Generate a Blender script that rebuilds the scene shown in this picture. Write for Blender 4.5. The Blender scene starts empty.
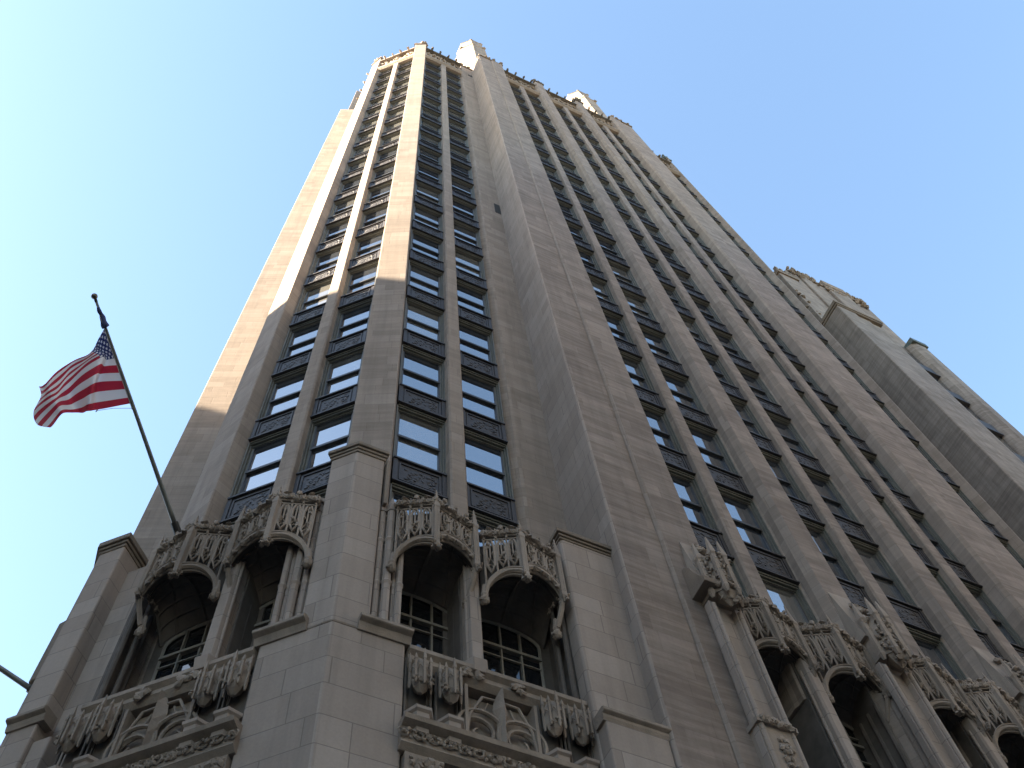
import bpy, bmesh, math, random
from mathutils import Matrix, Vector
R = math.radians
random.seed(7)
sc = bpy.context.scene
COL = sc.collection

# ------------------------------------------------------------ camera, sky, sun, exposure
cam = bpy.data.cameras.new('camera')
cam.lens = 36.0 * 1040 / 1024; cam.sensor_width = 36; cam.clip_start = 0.1; cam.clip_end = 5000
co = bpy.data.objects.new('camera', cam); COL.objects.link(co); sc.camera = co
_r = Vector((0.90491852, -0.42065175, -0.06461091))
_d = Vector((0.35927327, 0.83644688, -0.41385907))
_f = Vector((0.22813414, 0.35129576, 0.90804521))
m = Matrix((( _r.x, -_d.x, -_f.x, 0), (_r.y, -_d.y, -_f.y, 0), (_r.z, -_d.z, -_f.z, 1.6), (0, 0, 0, 1)))
co.matrix_world = m

SUN_AZ, SUN_EL = 165.0, 26.0
w = bpy.data.worlds.new('World'); sc.world = w; w.use_nodes = True
nt = w.node_tree; nt.nodes.clear()
sky = nt.nodes.new('ShaderNodeTexSky'); sky.sky_type = 'NISHITA'; sky.sun_disc = False
sky.sun_elevation = R(SUN_EL); sky.sun_rotation = R(90 - SUN_AZ)
sky.air_density = 1.0; sky.dust_density = 0.9; sky.ozone_density = 0.6
bg = nt.nodes.new('ShaderNodeBackground'); bg.inputs[1].default_value = 0.05
ow = nt.nodes.new('ShaderNodeOutputWorld')
wb = nt.nodes.new('ShaderNodeMix'); wb.data_type = 'RGBA'; wb.blend_type = 'MULTIPLY'; wb.inputs[0].default_value = 1
wb.inputs[7].default_value = (.975, 1.02, .99, 1)   # camera white balance
nt.links.new(sky.outputs[0], wb.inputs[6]); nt.links.new(wb.outputs[2], bg.inputs[0]); nt.links.new(bg.outputs[0], ow.inputs[0])

sl = bpy.data.lights.new('sun', 'SUN'); sl.energy = 5.0; sl.angle = R(0.5); sl.color = (1, 0.84, 0.62)
so = bpy.data.objects.new('sun', sl); COL.objects.link(so)
sd = Vector((math.cos(R(SUN_AZ)) * math.cos(R(SUN_EL)), math.sin(R(SUN_AZ)) * math.cos(R(SUN_EL)), math.sin(R(SUN_EL))))
so.rotation_euler = sd.to_track_quat('Z', 'Y').to_euler(); so.location = (-20, 0, 60)
sc.view_settings.view_transform = 'Standard'; sc.view_settings.look = 'None'
sc.view_settings.exposure = 3.55; sc.view_settings.gamma = 1.0
sc.cycles.max_bounces = 8; sc.cycles.diffuse_bounces = 4

# ------------------------------------------------------------ materials
class NT:
    def __init__(s, name):
        s.m = bpy.data.materials.new(name); s.m.use_nodes = True
        s.t = s.m.node_tree; s.t.nodes.clear()
        s.o = s.n('ShaderNodeOutputMaterial'); s.b = s.n('ShaderNodeBsdfPrincipled')
        s.l(s.b.outputs[0], s.o.inputs[0])
    def n(s, t, **k):
        x = s.t.nodes.new(t)
        for a, b in k.items(): setattr(x, a, b)
        return x
    def l(s, a, b): s.t.links.new(a, b)
    def math(s, op, a, b=None, c=None):
        x = s.n('ShaderNodeMath', operation=op)
        for i, v in enumerate((a, b, c)):
            if v is None: continue
            if isinstance(v, (int, float)): x.inputs[i].default_value = v
            else: s.l(v, x.inputs[i])
        return x.outputs[0]
    def mix(s, f, a, b, mode='MIX'):
        x = s.n('ShaderNodeMix', data_type='RGBA', blend_type=mode)
        for i, v in ((0, f), (6, a), (7, b)):
            if isinstance(v, (int, float)): x.inputs[i].default_value = v
            elif isinstance(v, tuple): x.inputs[i].default_value = (*v, 1)
            else: s.l(v, x.inputs[i])
        return x.outputs[2]
    def noise(s, vec, scale, detail=4, rough=.6):
        x = s.n('ShaderNodeTexNoise'); x.inputs['Scale'].default_value = scale
        x.inputs['Detail'].default_value = detail; x.inputs['Roughness'].default_value = rough
        s.l(vec, x.inputs['Vector']); return x.outputs[0]
    def ramp(s, v, a, b, lo=0., hi=1.):
        x = s.n('ShaderNodeMapRange'); s.l(v, x.inputs[0])
        for i, q in ((1, a), (2, b), (3, lo), (4, hi)): x.inputs[i].default_value = q
        return x.outputs[0]

def stone(name, c1, c2, c3, row=.42, wid=.86, joint=.011, jdark=.55, streak=.0, ashlar=True, stain=.35, bumpy=.25):
    q = NT(name)
    g = q.n('ShaderNodeNewGeometry')
    pos = g.outputs['Position']
    sep = q.n('ShaderNodeSeparateXYZ'); q.l(pos, sep.inputs[0])
    z = sep.outputs[2]
    big = q.noise(pos, .35, 3); med = q.noise(pos, 2.2, 5); fine = q.noise(pos, 22, 4, .7)
    # vertical streak noise
    mp = q.n('ShaderNodeMapping'); mp.inputs['Scale'].default_value = (2.6, 2.6, .12); q.l(pos, mp.inputs[0])
    st = q.noise(mp.outputs[0], 1.6, 4)
    col = q.mix(q.ramp(big, .35, .65), c1, c2)
    hgt = fine
    if ashlar:
        tn = q.n('ShaderNodeVectorMath', operation='CROSS_PRODUCT'); q.l(g.outputs['True Normal'], tn.inputs[0]); tn.inputs[1].default_value = (0, 0, 1)
        nn = q.n('ShaderNodeVectorMath', operation='NORMALIZE'); q.l(tn.outputs[0], nn.inputs[0])
        dt = q.n('ShaderNodeVectorMath', operation='DOT_PRODUCT'); q.l(pos, dt.inputs[0]); q.l(nn.outputs[0], dt.inputs[1])
        u = dt.outputs['Value']
        # slightly uneven course heights
        zz = q.math('ADD', z, q.math('MULTIPLY', q.math('SINE', q.math('MULTIPLY', z, 2.3)), .07))
        rz = q.math('DIVIDE', zz, row); ri = q.math('FLOOR', rz); rf = q.math('FRACT', rz)
        wn = q.n('ShaderNodeTexWhiteNoise', noise_dimensions='1D'); q.l(ri, wn.inputs['W'])
        uw = q.math('ADD', q.math('DIVIDE', u, q.math('ADD', wid * .75, q.math('MULTIPLY', wn.outputs[0], wid * .55))), q.math('MULTIPLY', wn.outputs[0], 7.3))
        ci = q.math('FLOOR', uw); cf = q.math('FRACT', uw)
        cb = q.n('ShaderNodeCombineXYZ'); q.l(ri, cb.inputs[0]); q.l(ci, cb.inputs[1])
        w2 = q.n('ShaderNodeTexWhiteNoise', noise_dimensions='3D'); q.l(cb.outputs[0], w2.inputs['Vector'])
        blk = w2.outputs[0]
        col = q.mix(q.ramp(blk, .45, 1., 0., .6), col, c3)
        col = q.mix(q.ramp(blk, 0., .25, .35, 0.), col, tuple(x * .75 for x in c2))
        jz = q.math('MINIMUM', rf, q.math('SUBTRACT', 1., rf)); ju = q.math('MINIMUM', cf, q.math('SUBTRACT', 1., cf))
        jm = q.math('MINIMUM', q.math('MULTIPLY', jz, row), q.math('MULTIPLY', ju, wid))
        jmask = q.ramp(jm, joint * .4, joint, 1., 0.)
        col = q.mix(q.math('MULTIPLY', jmask, jdark), col, tuple(x * .38 for x in c1))
        hgt = q.math('SUBTRACT', q.math('MULTIPLY', fine, .35), jmask)
    # horizontal bedding streaks of the stone and soot runs
    mp2 = q.n('ShaderNodeMapping'); mp2.inputs['Scale'].default_value = (.5, .5, 5.5); q.l(pos, mp2.inputs[0])
    bed = q.noise(mp2.outputs[0], 1.3, 5, .65)
    col = q.mix(q.ramp(bed, .42, .72, 0, streak), col, tuple(min(1, x * 1.35) for x in c3))
    col = q.mix(q.ramp(st, .45, .75, 0, stain), col, tuple(x * .5 for x in c2))
    col = q.mix(q.ramp(med, .5, .8, 0, .25), col, tuple(x * .6 for x in c1))
    col = q.mix(q.ramp(fine, .3, .7, .12, 0.), col, (.05, .045, .04))
    q.l(col, q.b.inputs['Base Color'])
    q.b.inputs['Roughness'].default_value = .9
    q.b.inputs['Specular IOR Level'].default_value = .25
    bp = q.n('ShaderNodeBump'); bp.inputs['Strength'].default_value = bumpy; bp.inputs['Distance'].default_value = .02
    q.l(hgt, bp.inputs['Height']); q.l(bp.outputs[0], q.b.inputs['Normal'])
    return q.m

def plain(name, c, rough=.7, var=.25, scale=6., metal=0., bump=.0, spec=.5):
    q = NT(name); g = q.n('ShaderNodeNewGeometry')
    nz = q.noise(g.outputs['Position'], scale, 5)
    q.l(q.mix(q.ramp(nz, .35, .7, 0, 1), c, tuple(x * (1 - var) for x in c)), q.b.inputs['Base Color'])
    q.b.inputs['Roughness'].default_value = rough; q.b.inputs['Metallic'].default_value = metal
    q.b.inputs['Specular IOR Level'].default_value = spec
    if bump:
        bp = q.n('ShaderNodeBump'); bp.inputs['Strength'].default_value = bump; bp.inputs['Distance'].default_value = .03
        q.l(q.noise(g.outputs['Position'], scale * 3, 5), bp.inputs['Height']); q.l(bp.outputs[0], q.b.inputs['Normal'])
    return q.m

M = {}
M['base'] = stone('pale_ashlar_stone', (.325, .268, .228), (.268, .22, .186), (.37, .315, .275), row=.5, wid=1.1, jdark=.6, stain=.3)
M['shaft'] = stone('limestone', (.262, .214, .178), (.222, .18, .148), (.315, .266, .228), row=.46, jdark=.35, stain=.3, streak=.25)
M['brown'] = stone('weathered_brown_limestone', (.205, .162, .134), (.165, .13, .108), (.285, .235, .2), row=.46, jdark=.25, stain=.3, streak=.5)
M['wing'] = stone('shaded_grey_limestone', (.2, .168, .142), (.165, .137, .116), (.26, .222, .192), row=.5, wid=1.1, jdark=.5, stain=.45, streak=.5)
M['carve'] = stone('carved_stone', (.34, .28, .23), (.2, .162, .13), (.42, .355, .3), ashlar=False, stain=.45, bumpy=.5)
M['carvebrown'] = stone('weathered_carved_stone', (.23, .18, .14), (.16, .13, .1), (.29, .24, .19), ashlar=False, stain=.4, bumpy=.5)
M['jamb'] = plain('shade_darkened_reveal_stone', (.11, .092, .078), .9, .4, 3)  # recess shade put into the colour of vaults, reveals and niche backs
M['metal'] = plain('dark_spandrel_metal', (.032, .028, .03), .6, .45, 9, .0, .2)
M['frame'] = plain('grey_green_frame', (.115, .115, .098), .6, .3, 4)
M['rail'] = plain('dark_sash_rail', (.03, .03, .03), .5, .2, 5)
M['muntin'] = plain('tan_muntin', (.2, .18, .15), .6, .25, 8)
M['copper'] = plain('dark_green_copper', (.075, .095, .085), .7, .5, 5)
M['crest'] = plain('dark_crest_stone', (.13, .115, .095), .9, .45, 3, 0, .3)  # dark mottled stone for most of the cresting and some pier heads
M['pole'] = plain('grey_green_pole', (.16, .17, .16), .4, .3, 3, .3)
M['rope'] = plain('pale_rope', (.4, .38, .36), .8, .1)
M['brass'] = plain('dull_brass_ball', (.13, .11, .09), .4, .2, 5, .8)
M['asphalt'] = plain('asphalt', (.055, .053, .052), .9, .3, 3, 0, .3)
M['pavement'] = plain('concrete_pavement', (.16, .155, .145), .9, .25, 1.5, 0, .1)
M['opposite'] = stone('glazed_pale_stone', (.36, .34, .31), (.32, .3, .27), (.42, .4, .37), row=.6, wid=1.3)
M['roof'] = plain('roof_felt', (.12, .12, .12), .9, .2)
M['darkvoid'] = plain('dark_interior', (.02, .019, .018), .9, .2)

def glass(name, ior, base, tintvar=0.):
    q = NT(name)
    oi = q.n('ShaderNodeObjectInfo')
    g = q.n('ShaderNodeNewGeometry')
    wv = q.noise(g.outputs['Position'], .55, 2)
    q.l(q.mix(q.ramp(oi.outputs['Random'], .55, 1., 0., tintvar), base, (.20, .19, .165)), q.b.inputs['Base Color'])
    q.b.inputs['Roughness'].default_value = .03; q.b.inputs['IOR'].default_value = ior
    bp = q.n('ShaderNodeBump'); bp.inputs['Strength'].default_value = .12; bp.inputs['Distance'].default_value = .05
    q.l(wv, bp.inputs['Height']); q.l(bp.outputs[0], q.b.inputs['Normal'])
    return q.m
M['glass'] = glass('window_glass', 4.6, (.03, .034, .042), .5)
M['glassdark'] = glass('dark_leaded_glass', 1.7, (.012, .013, .015))

# ------------------------------------------------------------ mesh helpers
class MB:
    """collects shapes in a wall frame: x along the wall, y into the wall, z up"""
    def __init__(s): s.v = []; s.f = []; s.mi = []; s.cur = 0
    def add(s, vs, fs):
        b = len(s.v); s.v += [tuple(p) for p in vs]
        for f in fs: s.f.append([b + i for i in f]); s.mi.append(s.cur)
    def box(s, x0, x1, y0, y1, z0, z1):
        x0, x1 = min(x0, x1), max(x0, x1); y0, y1 = min(y0, y1), max(y0, y1)
        s.add([(x0, y0, z0), (x1, y0, z0), (x1, y1, z0), (x0, y1, z0), (x0, y0, z1), (x1, y0, z1), (x1, y1, z1), (x0, y1, z1)],
              [(0, 3, 2, 1), (4, 5, 6, 7), (0, 1, 5, 4), (1, 2, 6, 5), (2, 3, 7, 6), (3, 0, 4, 7)])
    def prism(s, pts, z0, z1, zf=None):
        n = len(pts)
        a = sum(pts[i][0] * pts[(i + 1) % n][1] - pts[(i + 1) % n][0] * pts[i][1] for i in range(n))
        if a < 0: pts = pts[::-1]
        top = [(p[0], p[1], (zf(p) if zf else z1)) for p in pts]
        s.add([(p[0], p[1], z0) for p in pts] + top,
              [tuple(range(n))[::-1], tuple(range(n, 2 * n))] + [(i, (i + 1) % n, n + (i + 1) % n, n + i) for i in range(n)])
    def profile(s, x0, x1, prof):
        """prof: (y,z) outline swept along x"""
        n = len(prof)
        a = sum(prof[i][0] * prof[(i + 1) % n][1] - prof[(i + 1) % n][0] * prof[i][1] for i in range(n))
        if a < 0: prof = prof[::-1]
        if x0 > x1: x0, x1 = x1, x0
        s.add([(x0, p[0], p[1]) for p in prof] + [(x1, p[0], p[1]) for p in prof],
              [tuple(range(n))[::-1], tuple(range(n, 2 * n))] + [(i, (i + 1) % n, n + (i + 1) % n, n + i) for i in range(n)])
    def tube(s, pts, r, k=6, closed=False):
        pts = [Vector(p) for p in pts]; n = len(pts); rings = []
        for i, p in enumerate(pts):
            a = pts[(i - 1) % n] if (closed or i > 0) else p; b = pts[(i + 1) % n] if (closed or i < n - 1) else p
            t = (b - a).normalized(); up = Vector((0, 1, 0)) if abs(t.y) < .8 else Vector((1, 0, 0))
            e1 = t.cross(up).normalized(); e2 = t.cross(e1)
            rr = r[i] if isinstance(r, (list, tuple)) else r
            rings.append([p + rr * (math.cos(2 * math.pi * j / k) * e1 + math.sin(2 * math.pi * j / k) * e2) for j in range(k)])
        vs = [q for g in rings for q in g]; fs = []
        for i in range(n if closed else n - 1):
            i2 = (i + 1) % n
            for j in range(k): fs.append((i * k + j, i * k + (j + 1) % k, i2 * k + (j + 1) % k, i2 * k + j))
        if not closed: fs += [tuple(range(k))[::-1], tuple(range((n - 1) * k, n * k))]
        s.add(vs, fs)
    def lathe(s, cx, cy, prof, k=8, rot=0.):
        vs = []; n = len(prof)
        for r, z in prof:
            for j in range(k):
                a = rot + 2 * math.pi * j / k; vs.append((cx + r * math.cos(a), cy + r * math.sin(a), z))
        fs = [tuple(range(k))[::-1], tuple(range((n - 1) * k, n * k))]
        for i in range(n - 1):
            for j in range(k): fs.append((i * k + j, i * k + (j + 1) % k, (i + 1) * k + (j + 1) % k, (i + 1) * k + j))
        s.add(vs, fs)
    def lump(s, c, r, sx=1., sy=1., sz=1., rnd=None):
        """a leaf-like faceted knob"""
        rnd = rnd or random
        t = (1 + 5 ** .5) / 2
        V = [(-1, t, 0), (1, t, 0), (-1, -t, 0), (1, -t, 0), (0, -1, t), (0, 1, t), (0, -1, -t), (0, 1, -t), (t, 0, -1), (t, 0, 1), (-t, 0, -1), (-t, 0, 1)]
        F = [(0, 11, 5), (0, 5, 1), (0, 1, 7), (0, 7, 10), (0, 10, 11), (1, 5, 9), (5, 11, 4), (11, 10, 2), (10, 7, 6), (7, 1, 8), (3, 9, 4), (3, 4, 2), (3, 2, 6), (3, 6, 8), (3, 8, 9), (4, 9, 5), (2, 4, 11), (6, 2, 10), (8, 6, 7), (9, 8, 1)]
        a = rnd.uniform(0, 6.28); ca, sa = math.cos(a), math.sin(a); o = []
        for v in V:
            k = r / 1.9 * rnd.uniform(.6, 1.35); x, y, z = v[0] * k * sx, v[1] * k * sy, v[2] * k * sz
            o.append((c[0] + x * ca - z * sa, c[1] + y, c[2] + x * sa + z * ca))
        s.add(o, F)
    def grid(s, rows):
        n = len(rows[0]); vs = [p for r in rows for p in r]; fs = []
        for i in range(len(rows) - 1):
            for j in range(n - 1): fs.append((i * n + j, i * n + j + 1, (i + 1) * n + j + 1, (i + 1) * n + j))
        s.add(vs, fs)
    def mesh(s, name, mats, smooth=False, mirror=False):
        me = bpy.data.meshes.new(name)
        v = [(-p[0], p[1], p[2]) for p in s.v] if mirror else s.v
        me.from_pydata(v, [], [f[::-1] for f in s.f] if mirror else s.f)
        if not isinstance(mats, (list, tuple)): mats = [mats]
        for q in mats: me.materials.append(q)
        me.polygons.foreach_set('material_index', s.mi)
        if smooth: me.polygons.foreach_set('use_smooth', [True] * len(me.polygons))
        me.update(); return me
    def build(s, name, mats, parent=None, rot=0., loc=(0, 0, 0), bevel=0., smooth=False, mirror=False):
        me = s.mesh(name, mats, smooth, mirror)
        return place(name, me, parent, rot, loc, bevel)

def place(name, me, parent=None, rot=0., loc=(0, 0, 0), bevel=0.):
    o = bpy.data.objects.new(name, me); COL.objects.link(o)
    if parent: o.parent = parent
    o.rotation_euler = (0, 0, R(rot)); o.location = loc
    if bevel:
        b = o.modifiers.new('bevel', 'BEVEL'); b.width = bevel; b.segments = 2; b.limit_method = 'ANGLE'; b.angle_limit = R(40)
    return o
def tag(o, label=None, cat=None, group=None, kind=None):
    for k, v in (('label', label), ('category', cat), ('group', group), ('kind', kind)):
        if v: o[k] = v
    return o
def empty(name, loc=(0, 0, 0)):
    o = bpy.data.objects.new(name, None); COL.objects.link(o); o.location = loc; return o

# wall frames: rotation about the world origin; local y is the distance of the plane from the camera post
RB, RA, RP, RQ = 0., -45., -22.5, -67.5

# ------------------------------------------------------------ ground
g = MB(); g.box(-1500, 1500, -1500, 1500, -.3, -.154); tag(g.build('ground', M['pavement']), kind='structure')
g = MB(); g.box(-40, -8, -400, 400, -.15, -.02); g.box(-8, 400, -24, -6, -.15, -.02); tag(g.build('road', M['asphalt']), kind='structure')
g = MB(); g.box(-7.8, 200, -5.8, 30, -.15, 0); tag(g.build('pavement', M['pavement'], bevel=.03), kind='structure')

# ------------------------------------------------------------ the tower
tower = tag(empty('skyscraper'), 'tall grey-brown neo-gothic stone tower with chamfered corner rising over the carved balconies', 'skyscraper')
ZK = [20.1 + 3.7 * k for k in range(18)]
ZTOP = 85.8
PTOP = 92.3

# core behind the glass
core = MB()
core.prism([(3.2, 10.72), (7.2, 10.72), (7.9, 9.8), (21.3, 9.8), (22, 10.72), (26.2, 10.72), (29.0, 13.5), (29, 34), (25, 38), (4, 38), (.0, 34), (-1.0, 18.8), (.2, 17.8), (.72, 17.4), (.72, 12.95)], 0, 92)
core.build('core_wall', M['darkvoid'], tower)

# piers (plan polygons in world axes)
def pier(name, pts, z0, z1, mat, rot=0., bevel=.03, zf=None):
    b = MB(); b.prism(pts, z0, z1, zf); return b.build(name, mat, tower, rot, bevel=bevel)
def rotp(pts, a):
    c, s_ = math.cos(R(a)), math.sin(R(a)); return [(x * c - y * s_, x * s_ + y * c) for x, y in pts]
def mir(pts):   # mirror in the axis of the cut corner
    return [(y - 10.03, x + 10.03) for x, y in pts]

corner = [(3.14, 9.75), (2.31, 10.15), (2.62, 10.82), (3.0, 11.1), (3.44, 10.5)]
pier('corner_pier', corner, 13, PTOP, M['shaft'])
pier('corner_pier', mir(corner), 13, PTOP, M['shaft'])

# recessed flat pier + big buttress on the right and its mirror on the west side
flat = [(6.13, 10.45), (6.22, 10.33), (6.42, 10.16), (6.5, 10.14), (7.6, 10.14), (7.6, 11.2), (6.13, 11.2)]
pier('flat_pier', flat, 0, PTOP, M['shaft'], bevel=.02)
pier('flat_pier', mir(flat), 0, PTOP, M['shaft'], bevel=.02)
bL = [(7.42, 10.5), (7.42, 8.69), (7.46, 8.65), (8.5, 8.65), (8.5, 10.5)]
bR = [(8.5, 10.5), (8.5, 8.64), (8.56, 8.58), (9.46, 8.58), (9.54, 8.7), (9.6, 9.5), (9.6, 10.5)]
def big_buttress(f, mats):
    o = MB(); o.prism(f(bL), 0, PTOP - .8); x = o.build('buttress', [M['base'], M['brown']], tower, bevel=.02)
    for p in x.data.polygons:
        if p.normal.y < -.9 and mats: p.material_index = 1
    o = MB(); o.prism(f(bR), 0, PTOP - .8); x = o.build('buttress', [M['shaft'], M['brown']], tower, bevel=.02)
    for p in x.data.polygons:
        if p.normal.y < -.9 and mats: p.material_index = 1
big_buttress(lambda p: p, True)
pier('buttress', [(-1.38, 17.45), (.3, 16.72), (.6, 17.0), (.6, 19.5), (-1.38, 19.5)], 0, PTOP - .8, M['shaft'], bevel=.02)
pier('turret_base', [(-.82, 17.6), (1.8, 17.5), (1.8, 20), (-.82, 20)], 91, 104, M['shaft'])
# mirrored end of the long face
fx = lambda pts: [(29.26 - x, y) for x, y in pts]
big_buttress(fx, True)
pier('flat_pier', fx(flat), 0, PTOP, M['shaft'], bevel=.02)
pier('corner_pier', fx(corner), 0, PTOP, M['shaft'])

# piers of the long face
PX = [(12.47, 13.45), (16.3, 17.22)]
for a, b_ in PX:
    p = [(a, 9.6), (a, 9.12), (a + .07, 9.05), (a + .07, 8.86), (a + .16, 8.65), (b_ - .16, 8.65), (b_ - .07, 8.86), (b_ - .07, 9.05), (b_, 9.12), (b_, 9.6)]
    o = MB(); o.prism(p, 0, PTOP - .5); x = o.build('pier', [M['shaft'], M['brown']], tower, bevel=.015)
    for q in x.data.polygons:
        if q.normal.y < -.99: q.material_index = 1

# window bays: (frame rotation, left edge of bay, right edge, plane of spandrel fronts)
BAYS = [(RA, -8.45, -5.72, 9.1, -7.06), (RB, 3.3, 6.15, 10.07, 4.74),
        (RB, 9.58, 12.5, 9.05, 11.02), (RB, 13.42, 16.33, 9.05, 14.86), (RB, 17.2, 19.7, 9.05, 18.45), (RB, 23.1, 25.95, 10.07, 24.5), (-90., -16.18, -13.33, .04, -14.77)]
MW = .20
for bi, (rot, x0, x1, y, mc) in enumerate(BAYS):
    o = MB(); o.prism([(mc - MW - .03, y + .6), (mc - MW - .03, y + .1), (mc - MW, y), (mc - MW, y - .13), (mc - MW + .04, y - .17), (mc + MW - .04, y - .17), (mc + MW, y - .13), (mc + MW, y), (mc + MW + .03, y + .1), (mc + MW + .03, y + .6)], 15.6, ZTOP)
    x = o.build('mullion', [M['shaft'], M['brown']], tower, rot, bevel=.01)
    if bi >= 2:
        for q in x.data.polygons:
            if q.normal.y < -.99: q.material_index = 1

# one window and one spandrel per column width; meshes shared by the copies
def window_mesh(wd, h):
    b = MB()   # y=0 spandrel front; glass at .21
    hw = wd / 2
    b.cur = 0
    for sx in (-1, 1):
        b.box(sx * hw, sx * (hw - .03), .03, .5, 0, h)
        b.box(sx * (hw - .03), sx * (hw - .06), .09, .5, 0, h)
        b.box(sx * (hw - .06), sx * (hw - .1), .15, .5, 0, h)
    b.box(-hw + .03, hw - .03, .06, .5, h - .05, h)
    b.box(-hw + .06, hw - .06, .12, .5, h - .1, h - .05)
    b.cur = 1
    b.box(-hw + .1, hw - .1, .145, .5, h - .14, h - .1)
    b.box(-hw + .1, hw - .1, .13, .3, h * .5 - .045, h * .5 + .045)
    b.box(-hw + .1, hw - .1, .14, .5, 0, .08)
    b.box(-hw + .1, -hw + .13, .15, .3, .08, h - .14); b.box(hw - .13, hw - .1, .15, .3, .08, h - .14)
    return b.mesh('window', [M['frame'], M['rail']])
def pane_mesh(wd, h):
    b = MB(); hw = wd / 2 - .1
    b.add([(-hw, .2, .05), (hw, .2, .05), (hw, .2, h * .5), (-hw, .2, h * .5)], [(0, 1, 2, 3)])
    b.add([(-hw, .17, h * .5), (hw, .17, h * .5), (hw, .17, h - .11), (-hw, .17, h - .11)], [(0, 1, 2, 3)])
    return b.mesh('pane', M['glass'])
SH = 1.05
def spandrel_mesh(wd):
    b = MB(); hw = wd / 2 - .01; rnd = random.Random(3)
    b.box(-hw, hw, .03, .5, .1, SH - .06)
    b.box(-hw, hw, -.03, .5, SH - .06, SH)         # sill
    b.box(-hw, hw, -.05, .5, 0, .05); b.box(-hw, hw, -.02, .5, .05, .1)   # bottom moulding
    b.box(-hw, -hw + .1, -.0, .03, .1, SH - .06); b.box(hw - .1, hw, -.0, .03, .1, SH - .06)
    for z in (.18, SH - .2): b.box(-hw + .14, hw - .14, .005, .03, z, z + .035)
    for x in (-hw + .14, hw - .175): b.box(x, x + .035, .005, .03, .215, SH - .2)
    for i in range(34):
        b.lump((rnd.uniform(-hw + .22, hw - .22), .025, rnd.uniform(.27, SH - .28)), rnd.uniform(.035, .065), 1.3, .35, .9, rnd)
    b.cur = 1
    b.box(-hw + .02, hw - .02, .03, .42, -.06, -.0)   # soffit trim
    b.box(-hw + .04, hw - .04, .09, .45, -.1, -.06)
    b.cur = 0
    return b.mesh('spandrel', [M['metal'], M['frame']])
items = []
cache = {}
for bi, (rot, x0, x1, y, mc) in enumerate(BAYS):
    for ci, (a, b_) in enumerate(((x0, mc - MW), (mc + MW, x1))):
        wd = round(b_ - a, 3); cx = (a + b_) / 2
        for k in range(-1, 18):
            z0 = ZK[k] + SH if k >= 0 else 17.2
            h = (ZK[k + 1] - z0 - .06) if k < 17 else ZTOP - z0
            c, s_ = math.cos(R(rot)), math.sin(R(rot)); p = (cx * c - y * s_, cx * s_ + y * c, z0)
            dist = Vector((p[0], p[1], p[2] - 1.6)).length * (1.8 if bi >= 5 else 1)
            items.append((dist, 'w', wd, round(h, 3), rot, p))
            if k >= 0: items.append((dist, 's', wd, 0, rot, (p[0], p[1], ZK[k])))
items.sort(key=lambda t: t[0])
for kind in 'ws':
    rest = []
    n = 0
    for (d, kd, wd, h, rot, p) in items:
        if kd != kind: continue
        n += 1
        key = (kd, wd, h)
        if key not in cache:
            cache[key] = (window_mesh(wd, h), pane_mesh(wd, h)) if kd == 'w' else spandrel_mesh(wd)
        if n <= 100:
            if kd == 'w':
                wn = place('window', cache[key][0], tower, rot, p)
                pn = bpy.data.objects.new('pane', cache[key][1]); COL.objects.link(pn); pn.parent = wn
            else: place('spandrel', cache[key], tower, rot, p)
        else: rest.append((cache[key], rot, p))
    bm = bmesh.new(); mats = [M['frame'], M['rail'], M['glass']] if kind == 'w' else [M['metal'], M['frame']]
    for mm, rot, p in rest:
        for me in (mm if kind == 'w' else (mm,)):
            t = me.copy(); t.transform(Matrix.Translation(p) @ Matrix.Rotation(R(rot), 4, 'Z'))
            n0 = len(bm.faces); bm.from_mesh(t); bm.faces.ensure_lookup_table()
            for f in bm.faces[n0:]:
                if me.materials[0] == M['glass']: f.material_index = 2
            bpy.data.meshes.remove(t)
    nm = 'upper_windows' if kind == 'w' else 'upper_spandrels'
    me = bpy.data.meshes.new(nm); bm.to_mesh(me); bm.free()
    for q in mats: me.materials.append(q)
    o = place(nm, me, tower); o['kind'] = 'stuff'

# top of each bay: ledge, carved frieze, copper cresting
rnd = random.Random(11)
for bi, (rot, x0, x1, y, mc) in enumerate(BAYS):
    ext = .12
    o = MB(); o.profile(x0 - ext, x1 + ext, [(y + .6, ZTOP), (y - .12, ZTOP), (y - .28, ZTOP + .25), (y - .3, ZTOP + .5), (y - .05, ZTOP + .6), (y + .6, ZTOP + .6)])
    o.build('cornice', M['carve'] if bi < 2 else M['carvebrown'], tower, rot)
    o = MB(); o.box(x0 - ext, x1 + ext, y + .02, y + .8, ZTOP + .6, ZTOP + 4.4)
    n = 7
    for i in range(n + 1):
        xx = x0 + (x1 - x0) * i / n; o.box(xx - .05, xx + .05, y - .08, y + .02, ZTOP + 1.2, ZTOP + 3.6)
    for i in range(46):
        o.lump((rnd.uniform(x0, x1), y - .05, ZTOP + rnd.choice((1.0, 1.2, 3.4, 3.7)) + rnd.uniform(-.2, .2)), rnd.uniform(.1, .2), 1, .8, 1, rnd)
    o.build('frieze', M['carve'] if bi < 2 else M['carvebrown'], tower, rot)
    o = MB(); o.box(x0 - ext, x1 + ext, y - .3, y + .8, ZTOP + 4.4, ZTOP + 4.75); o.box(x0 - ext, x1 + ext, y - .12, y + .7, ZTOP + 4.75, ZTOP + 5.6)
    for i in range(15):
        xx = x0 + (x1 - x0) * (i + .5) / 15; hh = .14 + .16 * (i % 2)
        o.box(xx - .08, xx + .07, y - .14, y + .1, ZTOP + 5.6, ZTOP + 5.6 + hh)
    for i in range(4):
        xx = x0 + (x1 - x0) * (i + .5) / 4; o.lump((xx, y - .42, ZTOP + 4.5), .13, .8, 1.2, .8, rnd)
    o.build('cresting', M['carve'] if bi in (0, 6) else M['crest'], tower, rot)
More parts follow.
